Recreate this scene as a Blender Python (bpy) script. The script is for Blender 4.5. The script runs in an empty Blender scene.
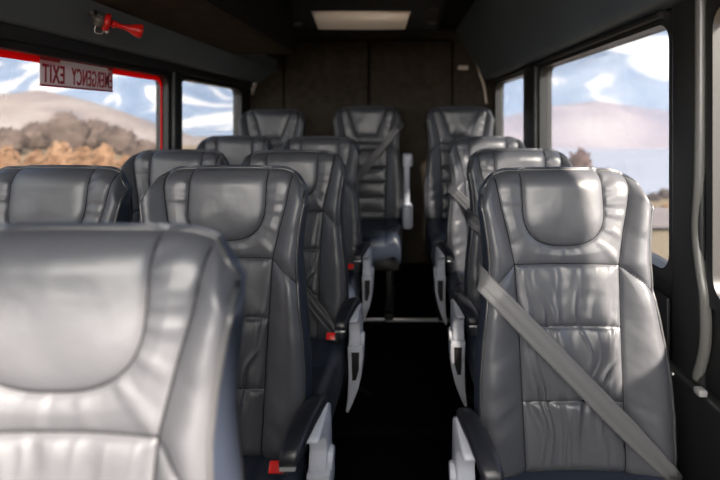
import bpy, bmesh, math, random
import numpy as np
from mathutils import Vector, Matrix
random.seed(7)
rng = np.random.RandomState(11)
SC = bpy.context.scene
COL = SC.collection
PI = math.pi

# ------------------------------------------------------------------ materials
def new_mat(name):
    m = bpy.data.materials.new(name); m.use_nodes = True
    nt = m.node_tree
    return m, nt, nt.nodes, nt.links, nt.nodes['Principled BSDF']

def set_in(b, **kw):
    for k, v in kw.items():
        b.inputs[k.replace('_', ' ')].default_value = v

def bump(nt, b, scale, strength, dist=0.002, detail=4, coord='Object', second=None):
    tc = nt.nodes.new('ShaderNodeTexCoord')
    n = nt.nodes.new('ShaderNodeTexNoise'); n.inputs['Scale'].default_value = scale
    n.inputs['Detail'].default_value = detail
    nt.links.new(tc.outputs[coord], n.inputs['Vector'])
    bp = nt.nodes.new('ShaderNodeBump'); bp.inputs['Strength'].default_value = strength
    bp.inputs['Distance'].default_value = dist
    nt.links.new(n.outputs['Fac'], bp.inputs['Height'])
    nt.links.new(bp.outputs['Normal'], b.inputs['Normal'])
    return tc, n, bp

def plain(name, col, rough=0.5, metal=0.0, spec=0.5, bscale=None, bstr=0.1, vary=0.0, vscale=6):
    m, nt, nd, lk, b = new_mat(name)
    set_in(b, Base_Color=(*col, 1), Roughness=rough, Metallic=metal)
    b.inputs['Specular IOR Level'].default_value = spec
    if bscale: bump(nt, b, bscale, bstr)
    if vary:
        tc = nd.new('ShaderNodeTexCoord'); n = nd.new('ShaderNodeTexNoise')
        n.inputs['Scale'].default_value = vscale; n.inputs['Detail'].default_value = 5
        lk.new(tc.outputs['Object'], n.inputs['Vector'])
        r = nd.new('ShaderNodeValToRGB')
        r.color_ramp.elements[0].position = .3; r.color_ramp.elements[1].position = .7
        r.color_ramp.elements[0].color = (*[c * (1 - vary) for c in col], 1)
        r.color_ramp.elements[1].color = (*[min(1, c * (1 + vary)) for c in col], 1)
        lk.new(n.outputs['Fac'], r.inputs['Fac']); lk.new(r.outputs['Color'], b.inputs['Base Color'])
    return m

def leather(name, col, rough, spec=.5):
    m, nt, nd, lk, b = new_mat(name)
    set_in(b, Base_Color=(*col, 1), Roughness=rough)
    b.inputs['Specular IOR Level'].default_value = spec
    tc = nd.new('ShaderNodeTexCoord')
    v = nd.new('ShaderNodeTexVoronoi'); v.inputs['Scale'].default_value = 420
    n = nd.new('ShaderNodeTexNoise'); n.inputs['Scale'].default_value = 26; n.inputs['Detail'].default_value = 3
    lk.new(tc.outputs['Object'], v.inputs['Vector']); lk.new(tc.outputs['Object'], n.inputs['Vector'])
    b1 = nd.new('ShaderNodeBump'); b1.inputs['Strength'].default_value = .12; b1.inputs['Distance'].default_value = .0008
    b2 = nd.new('ShaderNodeBump'); b2.inputs['Strength'].default_value = .16; b2.inputs['Distance'].default_value = .006
    lk.new(v.outputs['Distance'], b1.inputs['Height']); lk.new(n.outputs['Fac'], b2.inputs['Height'])
    lk.new(b1.outputs['Normal'], b2.inputs['Normal']); lk.new(b2.outputs['Normal'], b.inputs['Normal'])
    return m

def webbing(name, col):
    m, nt, nd, lk, b = new_mat(name)
    set_in(b, Base_Color=(*col, 1), Roughness=.45)
    tc = nd.new('ShaderNodeTexCoord'); w = nd.new('ShaderNodeTexNoise'); w.inputs['Scale'].default_value = 300
    lk.new(tc.outputs['Object'], w.inputs['Vector'])
    bp = nd.new('ShaderNodeBump'); bp.inputs['Strength'].default_value = .2; bp.inputs['Distance'].default_value = .001
    lk.new(w.outputs['Fac'], bp.inputs['Height']); lk.new(bp.outputs['Normal'], b.inputs['Normal'])
    return m

def glass_mat(name, tint, veil, gloss=.06):
    m = bpy.data.materials.new(name); m.use_nodes = True
    nt = m.node_tree; nd = nt.nodes; lk = nt.links; nd.clear()
    out = nd.new('ShaderNodeOutputMaterial')
    tr = nd.new('ShaderNodeBsdfTransparent'); tr.inputs['Color'].default_value = (*tint, 1)
    gl = nd.new('ShaderNodeBsdfGlossy'); gl.inputs['Roughness'].default_value = .02
    tl = nd.new('ShaderNodeBsdfTranslucent'); tl.inputs['Color'].default_value = (.9, .92, .95, 1)
    m1 = nd.new('ShaderNodeMixShader'); m1.inputs['Fac'].default_value = gloss
    m2 = nd.new('ShaderNodeMixShader')
    tc = nd.new('ShaderNodeTexCoord'); n = nd.new('ShaderNodeTexNoise'); n.inputs['Scale'].default_value = 3
    n.inputs['Detail'].default_value = 6
    lk.new(tc.outputs['Object'], n.inputs['Vector'])
    mr = nd.new('ShaderNodeMapRange'); mr.inputs['To Min'].default_value = veil * .5; mr.inputs['To Max'].default_value = veil * 1.5
    lk.new(n.outputs['Fac'], mr.inputs['Value']); lk.new(mr.outputs['Result'], m2.inputs['Fac'])
    lk.new(tr.outputs[0], m1.inputs[1]); lk.new(gl.outputs[0], m1.inputs[2])
    lk.new(m1.outputs[0], m2.inputs[1]); lk.new(tl.outputs[0], m2.inputs[2])
    lk.new(m2.outputs[0], out.inputs[0])
    return m

M = {}
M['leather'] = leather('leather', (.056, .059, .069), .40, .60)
M['leather_shaded'] = leather('leather_shaded', (.020, .026, .042), .42, .45)  # shaded copy of the leather: navy shade put into its colour
M['shell'] = plain('shell_plastic', (.02, .02, .022), .5, bscale=300, bstr=.1)
M['piping'] = plain('piping_leather', (.045, .046, .05), .32)
M['thread'] = plain('seam_thread', (.004, .004, .005), .7, spec=.1)
M['frame'] = plain('frame_steel', (.005, .005, .006), .6, .1)
M['white'] = plain('light_grey_plastic', (.40, .42, .48), .38, bscale=200, bstr=.05)
M['armpad'] = leather('armrest_vinyl', (.012, .013, .018), .38)
M['slot'] = plain('slot_dark', (.006, .006, .007), .6)
M['red'] = plain('red_plastic', (.62, .012, .010), .35)
M['belt'] = webbing('belt_webbing', (.095, .095, .10))
M['belt_shaded'] = webbing('belt_webbing_shaded', (.035, .036, .042))  # shaded copy of the webbing, darkened for belts behind the lit front one
M['buckle'] = plain('buckle_black', (.012, .012, .013), .4)
M['silver'] = plain('silver_plastic', (.55, .55, .56), .3, .6)
M['floor'] = plain('black_carpet', (.003, .003, .0035), .95, spec=.03, bscale=500, bstr=.4)
M['carpet'] = plain('brown_carpet', (.040, .033, .025), .95, spec=.1, bscale=320, bstr=.6, vary=.25, vscale=18)
M['carpet_seam'] = plain('carpet_seam', (.008, .007, .006), .9, spec=.1)
M['valance'] = plain('grey_vinyl', (.088, .112, .136), .55, bscale=420, bstr=.12, vary=.12, vscale=3)
M['black'] = plain('black_trim', (.010, .010, .011), .45, bscale=300, bstr=.08)
M['pillar'] = plain('pillar_plastic', (.016, .017, .018), .42, bscale=350, bstr=.08)
M['headliner'] = plain('headliner', (.012, .012, .013), .9, spec=.1, bscale=300, bstr=.3)
M['rubber'] = plain('seal_rubber', (.11, .11, .105), .30, bscale=60, bstr=.05)
M['pale'] = plain('pale_light_and_fitting', (.55, .48, .42), .5)
M['ac'] = plain('console_black', (.005, .005, .006), .6, spec=.2)
M['lens'] = None
M['glass'] = glass_mat('window_glass', (.50, .515, .53), .010)
M['clear'] = glass_mat('clear_glass', (.97, .98, .98), .004)
def film(name, col, k=.6):
    m = plain(name, col, .5); nt = m.node_tree; nd = nt.nodes; lk = nt.links
    t = nd.new('ShaderNodeBsdfTranslucent'); t.inputs['Color'].default_value = (*col, 1)
    x = nd.new('ShaderNodeMixShader'); x.inputs['Fac'].default_value = k
    lk.new(nd['Principled BSDF'].outputs[0], x.inputs[1]); lk.new(t.outputs[0], x.inputs[2]); lk.new(x.outputs[0], nd['Material Output'].inputs['Surface'])
    return m
M['signplate'] = film('sign_film', (.72, .64, .65), .5)
M['signred'] = plain('sign_red', (.33, .010, .018), .5)
M['borderred'] = film('border_red', (.92, .012, .012), .75)
M['signwhite'] = plain('sign_white', (.72, .68, .68), .5)

def lens_mat():
    m, nt, nd, lk, b = new_mat('brushed_diffuser')
    tc = nd.new('ShaderNodeTexCoord'); w = nd.new('ShaderNodeTexWave'); w.inputs['Scale'].default_value = 45
    w.bands_direction = 'Z'; w.inputs['Distortion'].default_value = .4
    lk.new(tc.outputs['Object'], w.inputs['Vector'])
    set_in(b, Base_Color=(.78, .71, .64, 1), Roughness=.38, Metallic=.35)
    bp = nd.new('ShaderNodeBump'); bp.inputs['Strength'].default_value = .25; bp.inputs['Distance'].default_value = .003
    lk.new(w.outputs['Fac'], bp.inputs['Height']); lk.new(bp.outputs['Normal'], b.inputs['Normal'])
    return m
M['lens'] = lens_mat()

# ------------------------------------------------------------------ object helpers
def tag(o, label=None, cat=None, group=None, kind=None):
    if label: o['label'] = label
    if cat: o['category'] = cat
    if group: o['group'] = group
    if kind: o['kind'] = kind
    return o

def empty(name, loc, label=None, cat=None, group=None, kind=None):
    o = bpy.data.objects.new(name, None); COL.objects.link(o); o.location = loc
    o.empty_display_size = .1
    return tag(o, label, cat, group, kind)

def link(name, me, mat, parent=None, loc=None):
    o = bpy.data.objects.new(name, me); COL.objects.link(o)
    if mat is not None and not me.materials: me.materials.append(mat)
    if parent: o.parent = parent
    if loc: o.location = loc
    return o

def me_from(name, verts, faces, smooth=True):
    me = bpy.data.meshes.new(name)
    me.from_pydata([tuple(v) for v in verts], [], [tuple(f) for f in faces])
    me.update()
    if smooth: me.polygons.foreach_set('use_smooth', [True] * len(me.polygons))
    return me

def bm_mesh(name, bm, smooth=True, ang=40):
    bmesh.ops.recalc_face_normals(bm, faces=bm.faces[:])
    me = bpy.data.meshes.new(name); bm.to_mesh(me); bm.free()
    if smooth:
        me.polygons.foreach_set('use_smooth', [True] * len(me.polygons))
        try: me.set_sharp_from_angle(angle=math.radians(ang))
        except Exception: pass
    return me

def add_box(bm, lo, hi, bevel=0, seg=2):
    c = [(a + b) / 2 for a, b in zip(lo, hi)]; s = [abs(b - a) for a, b in zip(lo, hi)]
    r = bmesh.ops.create_cube(bm, size=1, matrix=Matrix.Translation(c) @ Matrix.Diagonal((*s, 1)))
    if bevel:
        es = list({e for v in r['verts'] for e in v.link_edges})
        bmesh.ops.bevel(bm, geom=es, offset=bevel, segments=seg, profile=.5, affect='EDGES')

def box_me(name, lo, hi, bevel=0, seg=2):
    bm = bmesh.new(); add_box(bm, lo, hi, bevel, seg); return bm_mesh(name, bm)

def tube(pts, r, seg=8, closed=False, caps=True):
    """verts, faces of a tube along pts; r scalar or list"""
    pts = [Vector(p) for p in pts]; n = len(pts)
    rr = r if hasattr(r, '__len__') else [r] * n
    vs, fs = [], []
    up = None
    for i, p in enumerate(pts):
        a = pts[i - 1] if i > 0 else (pts[-1] if closed else pts[0])
        b = pts[i + 1] if i < n - 1 else (pts[0] if closed else pts[-1])
        t = (b - a).normalized()
        if up is None:
            up = Vector((0, 0, 1)) if abs(t.z) < .9 else Vector((0, 1, 0))
        u = (up - t * up.dot(t)).normalized(); up = u
        w = t.cross(u)
        for k in range(seg):
            an = 2 * PI * k / seg
            vs.append(p + (u * math.cos(an) + w * math.sin(an)) * rr[i])
    m = n if closed else n - 1
    for i in range(m):
        j = (i + 1) % n
        for k in range(seg):
            k2 = (k + 1) % seg
            fs.append((i * seg + k, i * seg + k2, j * seg + k2, j * seg + k))
    if caps and not closed:
        fs.append(tuple(range(seg))[::-1]); fs.append(tuple((n - 1) * seg + k for k in range(seg)))
    return vs, fs

def tube_me(name, pts, r, seg=8, closed=False):
    v, f = tube(pts, r, seg, closed); return me_from(name, v, f)

def smooth_path(pts, n=8):
    """Catmull-Rom through pts"""
    P = [Vector(p) for p in pts]; out = []
    for i in range(len(P) - 1):
        p0 = P[max(i - 1, 0)]; p1 = P[i]; p2 = P[i + 1]; p3 = P[min(i + 2, len(P) - 1)]
        for k in range(n):
            t = k / n
            out.append(.5 * ((2 * p1) + (p2 - p0) * t + (2 * p0 - 5 * p1 + 4 * p2 - p3) * t * t + (3 * p1 - p0 - 3 * p2 + p3) * t ** 3))
    out.append(P[-1]); return out

def prism(name, poly, axis_lo, axis_hi, shear=None, bevel=.004):
    """extrude a (y,z) polygon along x between axis_lo and axis_hi; shear(y,z)->dx"""
    bm = bmesh.new()
    a = [bm.verts.new((axis_lo, y, z)) for y, z in poly]
    b = [bm.verts.new((axis_hi, y, z)) for y, z in poly]
    n = len(poly)
    bm.faces.new(a); bm.faces.new(b[::-1])
    for i in range(n):
        j = (i + 1) % n; bm.faces.new((a[j], a[i], b[i], b[j]))
    bmesh.ops.recalc_face_normals(bm, faces=bm.faces[:])
    if bevel:
        bmesh.ops.bevel(bm, geom=bm.edges[:], offset=bevel, segments=2, profile=.5, affect='EDGES', clamp_overlap=True)
    if shear:
        for v in bm.verts: v.co.x += shear(v.co.y, v.co.z)
    return bm_mesh(name, bm)

# value noise
LAT = rng.rand(64, 64)
def vnoise(x, y):
    xi = np.floor(x).astype(int); yi = np.floor(y).astype(int)
    fx = x - xi; fy = y - yi
    fx = fx * fx * (3 - 2 * fx); fy = fy * fy * (3 - 2 * fy)
    g = lambda a, b: LAT[a % 64, b % 64]
    return ((g(xi, yi) * (1 - fx) + g(xi + 1, yi) * fx) * (1 - fy) + (g(xi, yi + 1) * (1 - fx) + g(xi + 1, yi + 1) * fx) * fy) * 2 - 1
def fnoise(x, y, o=4):
    s = 0; a = 1; t = 0
    for k in range(o):
        s = s + a * vnoise(x * 2 ** k + 17.3 * k, y * 2 ** k + 9.1 * k); t += a; a *= .5
    return s / t

# ------------------------------------------------------------------ the seat
L = .72; TILT = math.radians(8); ZC = .455
SH = .483; SU = .527; G1 = .335; G2 = .165
def seam(s): return np.interp(s, [0, .3, SH, .56, .62, .68, L], [.118, .124, .130, .145, .159, .168, .170])
def outer(s): return np.interp(s, [0, .06, .14, .22, .30, .38, .44, .49, .54, .60, .66, .70, L],
                               [.216, .222, .225, .223, .215, .204, .197, .195, .198, .206, .211, .209, .204])
def uhalf(s, style):
    s = np.asarray(s, float)
    if style == 'rear':
        return np.where(s < SU, 0, np.interp(s, [SU, SU + .015, L], [.062, .070, .128]))
    w = .103; c = .098; k = 2.6
    q = np.clip((SU + c - s) / c, 0, 1)
    return np.where(s <= SU, 0, w * (1 - q ** k) ** (1 / k))

def seams(style):
    out = []
    if style == 'rear':
        ss = np.linspace(SU, L + .02, 24)
        out.append(np.stack([uhalf(ss, style), ss], 1)); out.append(np.stack([-uhalf(ss, style), ss], 1))
        out.append(np.array([[-.062, SU], [.062, SU]]))
    else:
        ss = SU + .098 * (1 - np.cos(np.linspace(0, PI / 2, 26)))
        ss = np.append(ss, L + .02)
        out.append(np.stack([uhalf(ss, style), ss], 1)); out.append(np.stack([-uhalf(ss, style), ss], 1))
    ss = np.linspace(-.02, L + .02, 40)
    for sg in (-1, 1):
        out.append(np.stack([sg * seam(ss), ss], 1))
        s0 = SH; out.append(np.array([[sg * seam(s0), s0], [sg * float(outer(s0 - .06)), s0 - .06]]))
    hs = [SH] + ([SH - .045, .33, .24, .15, .06] if style == 'rear' else [G1, G2])
    for h in hs: out.append(np.array([[-float(seam(h)), h], [float(seam(h)), h]]))
    return out, hs

def pdist(x, s, lines):
    d = np.full(x.shape, 9.)
    for ln in lines:
        for (ax, ay), (bx, by) in zip(ln[:-1], ln[1:]):
            vx, vy = bx - ax, by - ay; q = vx * vx + vy * vy + 1e-12
            t = np.clip(((x - ax) * vx + (s - ay) * vy) / q, 0, 1)
            d = np.minimum(d, np.hypot(x - ax - t * vx, s - ay - t * vy))
    return d
_cache = {}
def height(x, s, style):
    if style not in _cache: _cache[style] = seams(style)
    lines, hs = _cache[style]
    x = np.asarray(x, float); s = np.asarray(s, float)
    ax = np.abs(x); se = seam(s); ou = outer(s)
    u = np.clip((ax - se) / (ou - se + 1e-9), 0, 1)
    B = np.interp(s, [0, .3, .45, .55, L], [.032, .032, .029, .027, .026])
    up = np.clip(u / .72, 0, 1); rise = .55 * np.sin(up * PI / 2) + .45 * up * up * (3 - 2 * up)
    fall = 1 - .50 * np.clip((u - .72) / .28, 0, 1) ** 2
    d = np.where(ax <= se, .014 * (ax / se) ** 2, .014 + B * np.where(u < .72, rise, fall))
    dist = pdist(x, s, lines)
    d = d + 0.0085 * (1 - np.exp(-dist / .016)) - .003 * np.exp(-(dist / .0035) ** 2)
    uh = uhalf(s, style)
    inside = (ax < uh) & (s > SU)
    d = d + np.where(inside, .011 * (1 - np.exp(-dist / .04)), 0)
    # lumbar bulge and general softness
    d = d + .014 * np.exp(-((s - .22) / .14) ** 2) * (ax < se) * (1 - (ax / se) ** 2)
    d = d + .0025 * fnoise(x * 14 + 3, s * 14)
    # gathers along the cross seams
    incen = (ax < se) & (s < SH)
    if style != 'rear':
        for h, amp in ((SH, .0022), (G1, .0105), (G2, .0105)):
            env = np.exp(-np.abs(s - h) / .06) * (1 - np.exp(-np.abs(s - h) / .006))
            ph = x * 58 + 2.2 * vnoise(x * 9 + 5 * h, s * 11) + 40 * h
            g = 1 - np.abs(vnoise(ph, s * 5 + h * 31)) * 2
            d = d + np.where(incen, amp * env * g * np.clip((se - ax) / .02, 0, 1), 0)
    else:
        g = 0
    # wrinkles running outwards across surround and bolsters
    insur = (ax < se) & (s >= SH) & ~inside
    ang = np.arctan2(s - .62, x)
    d = d + np.where(insur, 0.0026 * vnoise(ang * 9, ax * 10) * np.exp(-dist / .05) * np.clip(dist / .006, 0, 1), 0)
    inb = ax > se
    wr = vnoise((s + .35 * (ax - se)) * 34 + 4 * (x > 0), ax * 7) ; wr = wr * np.clip(.4 + fnoise(s * 6 + 3 * (x > 0), ax * 3), 0, 1)
    d = d + np.where(inb, 0.0062 * wr * np.sin(PI * u), 0)
    # rounded top and bottom
    r = .055; q = np.clip((s - (L - r)) / r, 0, 1); d = d - r * (1 - np.sqrt(1 - np.clip(q, 0, .985) ** 2))
    q = np.clip((.03 - s) / .03, 0, 1); d = d - .03 * (1 - np.sqrt(1 - np.clip(q, 0, .985) ** 2))
    return d

def warp(x, s):
    """rounded shoulders and a slightly crowned top edge"""
    ax = np.abs(x); k = np.clip((s - .58) / .14, 0, 1); k = k * k * (3 - 2 * k)
    R = .075; q = np.clip((ax - (.207 - R)) / R, 0, .975)
    return s - k * (.006 * (ax / .2) ** 2 + R * (1 - np.sqrt(1 - q * q)))

def rear_d(s):
    q = np.clip((np.asarray(s, float) - .40) / .32, 0, 1)
    return -.105 + .070 * q * q * (3 - 2 * q)

def place(x, s, d):
    x = np.asarray(x, float); s = np.asarray(s, float); d = np.asarray(d, float)
    sw = warp(x, s)
    y = sw * math.sin(TILT) - d * math.cos(TILT)
    z = ZC + sw * math.cos(TILT) + d * math.sin(TILT)
    return np.stack([x, y, z], -1)

def grid_faces(nr, nc, off=0, flip=False):
    f = []
    for i in range(nr - 1):
        for j in range(nc - 1):
            q = (off + i * nc + j, off + i * nc + j + 1, off + (i + 1) * nc + j + 1, off + (i + 1) * nc + j)
            f.append(q[::-1] if flip else q)
    return f

def patch(name, style, srange, xl, xr, nr, nc, mir=False):
    s = np.asarray(srange)[:, None] * np.ones((1, nc))
    t = np.linspace(0, 1, nc)[None, :]
    a = np.asarray(xl(np.asarray(srange)))[:, None]; b = np.asarray(xr(np.asarray(srange)))[:, None]
    x = a + (b - a) * t
    P = place(x, s, height(x, s, style)).reshape(-1, 3)
    return P, grid_faces(len(srange), nc)

def merge(parts):
    V = []; F = []
    for P, f in parts:
        o = len(V); V += [tuple(p) for p in P]; F += [tuple(i + o for i in q) for q in f]
    return V, F

def edge_curve(style, inset=0.0):
    """outer boundary from left bottom, over the top, to right bottom: (x, s, d)"""
    ss = np.linspace(0.0, L, 70)
    xl = -outer(ss); dl = height(xl, ss, style)
    xt = float(outer(L)) * np.sin(np.linspace(-PI / 2, PI / 2, 64))[1:-1]; st = np.full(xt.shape, L); dt = height(xt, st, style)
    x = np.concatenate([xl, xt, -xl[::-1]]); s = np.concatenate([ss, st, ss[::-1]]); d = np.concatenate([dl, dt, dl[::-1]])
    return x, s, d

def back_meshes(style):
    R = {}
    su = np.concatenate([SU + .098 * (1 - np.cos(np.linspace(0, PI / 2, 34))), np.linspace(SU + .1, L, 38)]) if style != 'rear' \
        else np.linspace(SU, L, 60)
    P = patch('h', style, su, lambda s: -uhalf(s, style) - (1e-5), lambda s: uhalf(s, style) + 1e-5, 0, 44)
    R['headrest_panel'] = me_from('headrest_panel', *P)
    sr = np.unique(np.concatenate([np.linspace(SH, SU, 16), su]))
    if style == 'rear':
        low = np.linspace(SH, SU - 1e-4, 16)
        parts = [patch('c', style, low, lambda s: -seam(s), lambda s: seam(s), 0, 70)]
        for sg in (-1, 1):
            parts.append(patch('c', style, su, lambda s, g=sg: g * uhalf(s, style) if g > 0 else -seam(s),
                               lambda s, g=sg: seam(s) if g > 0 else -uhalf(s, style), 0, 26))
    else:
        parts = [patch('c', style, sr, lambda s: -seam(s), lambda s: -uhalf(s, style), 0, 36),
                 patch('c', style, sr, lambda s: uhalf(s, style), lambda s: seam(s), 0, 36)]
    R['shoulder_panel'] = me_from('shoulder_panel', *merge(parts))
    R['centre_panel'] = me_from('centre_panel', *patch('m', style, np.linspace(0, SH, 150), lambda s: -seam(s), lambda s: seam(s), 0, 90))
    sb = np.linspace(0, L, 170)
    R['side_bolster_a'] = me_from('side_bolster', *patch('b', style, sb, lambda s: -outer(s), lambda s: -seam(s), 0, 30))
    R['side_bolster_b'] = me_from('side_bolster', *patch('b', style, sb, lambda s: seam(s), lambda s: outer(s), 0, 30))
    # gusset: from the front edge back to the shell
    x, s, d = edge_curve(style)
    n = len(x); rows = []
    nv = 9
    tx = np.gradient(x); ts = np.gradient(warp(x, s)); ln = np.hypot(tx, ts) + 1e-9
    nx, ns = -ts / ln, tx / ln   # outward normal (left side going up -> -x)
    for k in range(nv):
        v = k / (nv - 1)
        off = .010 * math.sin(PI * v) - .014 * v * v
        dd = d + (rear_d(s) - d) * v
        rows.append(place(x, s, dd) + (off * np.stack([nx, ns * math.sin(TILT), ns * math.cos(TILT)])).T)
    P = np.array(rows).reshape(-1, 3)
    R['gusset'] = me_from('gusset', P, grid_faces(nv, n, flip=True))
    # rear shell
    ss = np.linspace(0, L, 40); t = np.linspace(-1, 1, 24)
    X = (outer(ss)[:, None] - .010) * t[None, :]; S = np.minimum(ss[:, None] * np.ones((1, 24)), L - .012)
    D = rear_d(S) - .03 * (1 - t[None, :] ** 4) * np.clip(np.minimum(ss, L - ss)[:, None] / .06, 0, 1) ** .5
    P = place(X, S, D).reshape(-1, 3)
    R['back_shell'] = me_from('back_shell', P, grid_faces(40, 24, flip=True))
    # piping
    P = place(x + nx * .001, s, d + .001)
    R['piping'] = tube_me('piping', P[2:-2], .0036, 6)
    def cord(path, r=.0021, lift=-.0004):
        path = np.asarray(path, float)
        return tube_me('seam', place(path[:, 0], path[:, 1], height(path[:, 0], path[:, 1], style) + lift), r, 5)
    C = {}
    lines, hs = _cache[style]
    if style == 'rear':
        q = np.linspace(L - .012, SU, 40); lft = np.stack([-uhalf(q, style), q], 1); lft[-1, 0] = -.062
        bt = np.stack([np.linspace(-.06, .06, 20), np.full(20, SU)], 1); rt = lft[::-1] * np.array([-1, 1])
        C['U'] = cord(np.concatenate([lft, bt, rt]))
    else:
        q = SU + .098 * (1 - np.cos(np.linspace(0, PI / 2, 40))); q = np.append(q, np.linspace(SU + .1, L - .010, 14))
        rt = np.stack([uhalf(q, style), q], 1); C['U'] = cord(np.concatenate([rt[::-1] * np.array([-1, 1]), rt[1:]]))
    q = np.linspace(.01, L - .010, 90)
    for k, sg in (('WL', -1), ('WR', 1)): C[k] = cord(np.stack([sg * seam(q), q], 1))
    for k, sg in (('DL', -1), ('DR', 1)):
        t = np.linspace(0, 1, 24); x0 = float(seam(SH)); x1 = float(outer(SH - .06))
        C[k] = cord(np.stack([sg * (x0 + (x1 - x0) * t), SH - .06 * t], 1))
    for i, h in enumerate(hs):
        xx = np.linspace(-float(seam(h)), float(seam(h)), 40); C['H%d' % i] = cord(np.stack([xx, np.full(40, h)], 1))
    R['cords'] = C
    return R

def cushion_me():
    nx, ny = 48, 60
    a = np.linspace(-1, 1, nx); b = np.linspace(0, 1, ny)
    # cross section by arc: sides roll under
    A, Bb = np.meshgrid(a, b)
    hw = .225 - .012 * Bb
    X = hw * np.sign(A) * np.minimum(1, np.abs(A) * 1.12) ; ex = np.clip((np.abs(A) - .89) / .11, 0, 1)
    Y = .02 - .47 * np.minimum(1, Bb * 1.12); ey = np.clip((Bb - .89) / .11, 0, 1)
    top = ZC + .008 + .022 * np.exp(-((np.abs(X) - .175) / .04) ** 2) - .02 * np.exp(-((Bb - .5) / .35) ** 2)
    sd = np.minimum(np.abs(np.abs(X) - .125), np.abs(Bb - .42) * .47)
    top = top - .008 * np.exp(-(sd / .006) ** 2)
    rx = np.clip((np.abs(X) - (hw - .04)) / .04, 0, 1); ry = np.clip(((-Y) - .40) / .05, 0, 1)
    top = top - .04 * (1 - np.sqrt(1 - np.clip(rx, 0, .98) ** 2)) - .05 * (1 - np.sqrt(1 - np.clip(ry, 0, .98) ** 2))
    Z = top - .085 * np.maximum(ex, ey)
    P = np.stack([X, Y, Z], -1).reshape(-1, 3)
    return me_from('cushion', P, grid_faces(ny, nx))

BACK = {'standard': back_meshes('standard'), 'rear': back_meshes('rear')}
CUSH = cushion_me()

def arm_meshes(sg):
    """sg = +1 armrest on the +x side; toward the aisle"""
    R = {}
    o = sg
    body = [(.010, .555), (.004, .590), (-.02, .602), (-.06, .592), (-.115, .578), (-.12, .566), (-.07, .558), (-.048, .535),
            (-.042, .500), (-.050, .462), (-.045, .440), (-.02, .428), (.010, .436), (.022, .47), (.018, .51)]
    lo, hi = (.246, .290) if o > 0 else (-.290, -.246)
    sh = lambda y, z: -o * max(0, -y - .0) * .10
    R['arm'] = prism('armrest', body, lo, hi, sh, .008)
    # pad: swept rounded section from apex forward, drooping slightly
    pts = [(.024, .600), (0, .622), (-.04, .628), (-.09, .626), (-.14, .618), (-.178, .604), (-.188, .596)]
    pts = [(y - .02, z - .012) for y, z in pts]
    bm = bmesh.new(); rings = []
    for i, (y, z) in enumerate(pts):
        w = (.013, .019, .022, .023, .023, .022, .017)[i]; h = (.008, .014, .018, .019, .018, .016, .010)[i]
        cx = o * (.268 - max(0, -y) * .19)
        ring = []
        for k in range(16):
            an = 2 * PI * k / 16; c, s_ = math.cos(an), math.sin(an)
            px = math.copysign(abs(c) ** .6, c) * w; pz = math.copysign(abs(s_) ** .6, s_) * h
            ring.append(bm.verts.new((cx + px, y, z + pz)))
        rings.append(ring)
    for r1, r2 in zip(rings[:-1], rings[1:]):
        for k in range(16): bm.faces.new((r1[k], r1[(k + 1) % 16], r2[(k + 1) % 16], r2[k]))
    bm.faces.new(rings[0]); bm.faces.new(rings[-1][::-1])
    R['pad'] = bm_mesh('armrest_pad', bm, ang=80)
    cx = o * (.268 - .20 * .19)
    bm = bmesh.new(); add_box(bm, (cx - .017, -.213, .572), (cx + .017, -.204, .579), .002); R['tip'] = bm_mesh('trim_strip', bm)
    bm = bmesh.new()
    bmesh.ops.create_cone(bm, cap_ends=True, segments=28, radius1=.030, radius2=.026, depth=.012,
                          matrix=Matrix.Translation((o * .292, -.012, .462)) @ Matrix.Rotation(o * PI / 2, 4, 'Y'))
    R['pivot'] = bm_mesh('pivot_cap', bm)
    def plate(name, poly, ya, yb, bev):
        bm = bmesh.new()
        p = [bm.verts.new((o * x, ya + .10 * (.46 - z), z)) for x, z in poly]; q = [bm.verts.new((o * x, yb + .02 * (.46 - z), z)) for x, z in poly]
        bm.faces.new(p); bm.faces.new(q[::-1])
        for i in range(len(poly)):
            j = (i + 1) % len(poly); bm.faces.new((p[j], p[i], q[i], q[j]))
        bmesh.ops.recalc_face_normals(bm, faces=bm.faces[:])
        if bev: bmesh.ops.bevel(bm, geom=bm.edges[:], offset=bev, segments=2, profile=.5, affect='EDGES', clamp_overlap=True)
        return bm_mesh(name, bm)
    R['cover'] = plate('side_cover', [(.238, .452), (.294, .452), (.296, .41), (.291, .35), (.276, .285), (.254, .225), (.238, .190), (.228, .195), (.236, .25), (.240, .32), (.240, .39)], -.058, .03, .005)
    R['slot'] = plate('slot', [(.252, .432), (.282, .432), (.280, .365), (.268, .322), (.254, .322)], -.0595, -.03, .001)
    return R
ARM = {1: arm_meshes(1), -1: arm_meshes(-1)}

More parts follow.
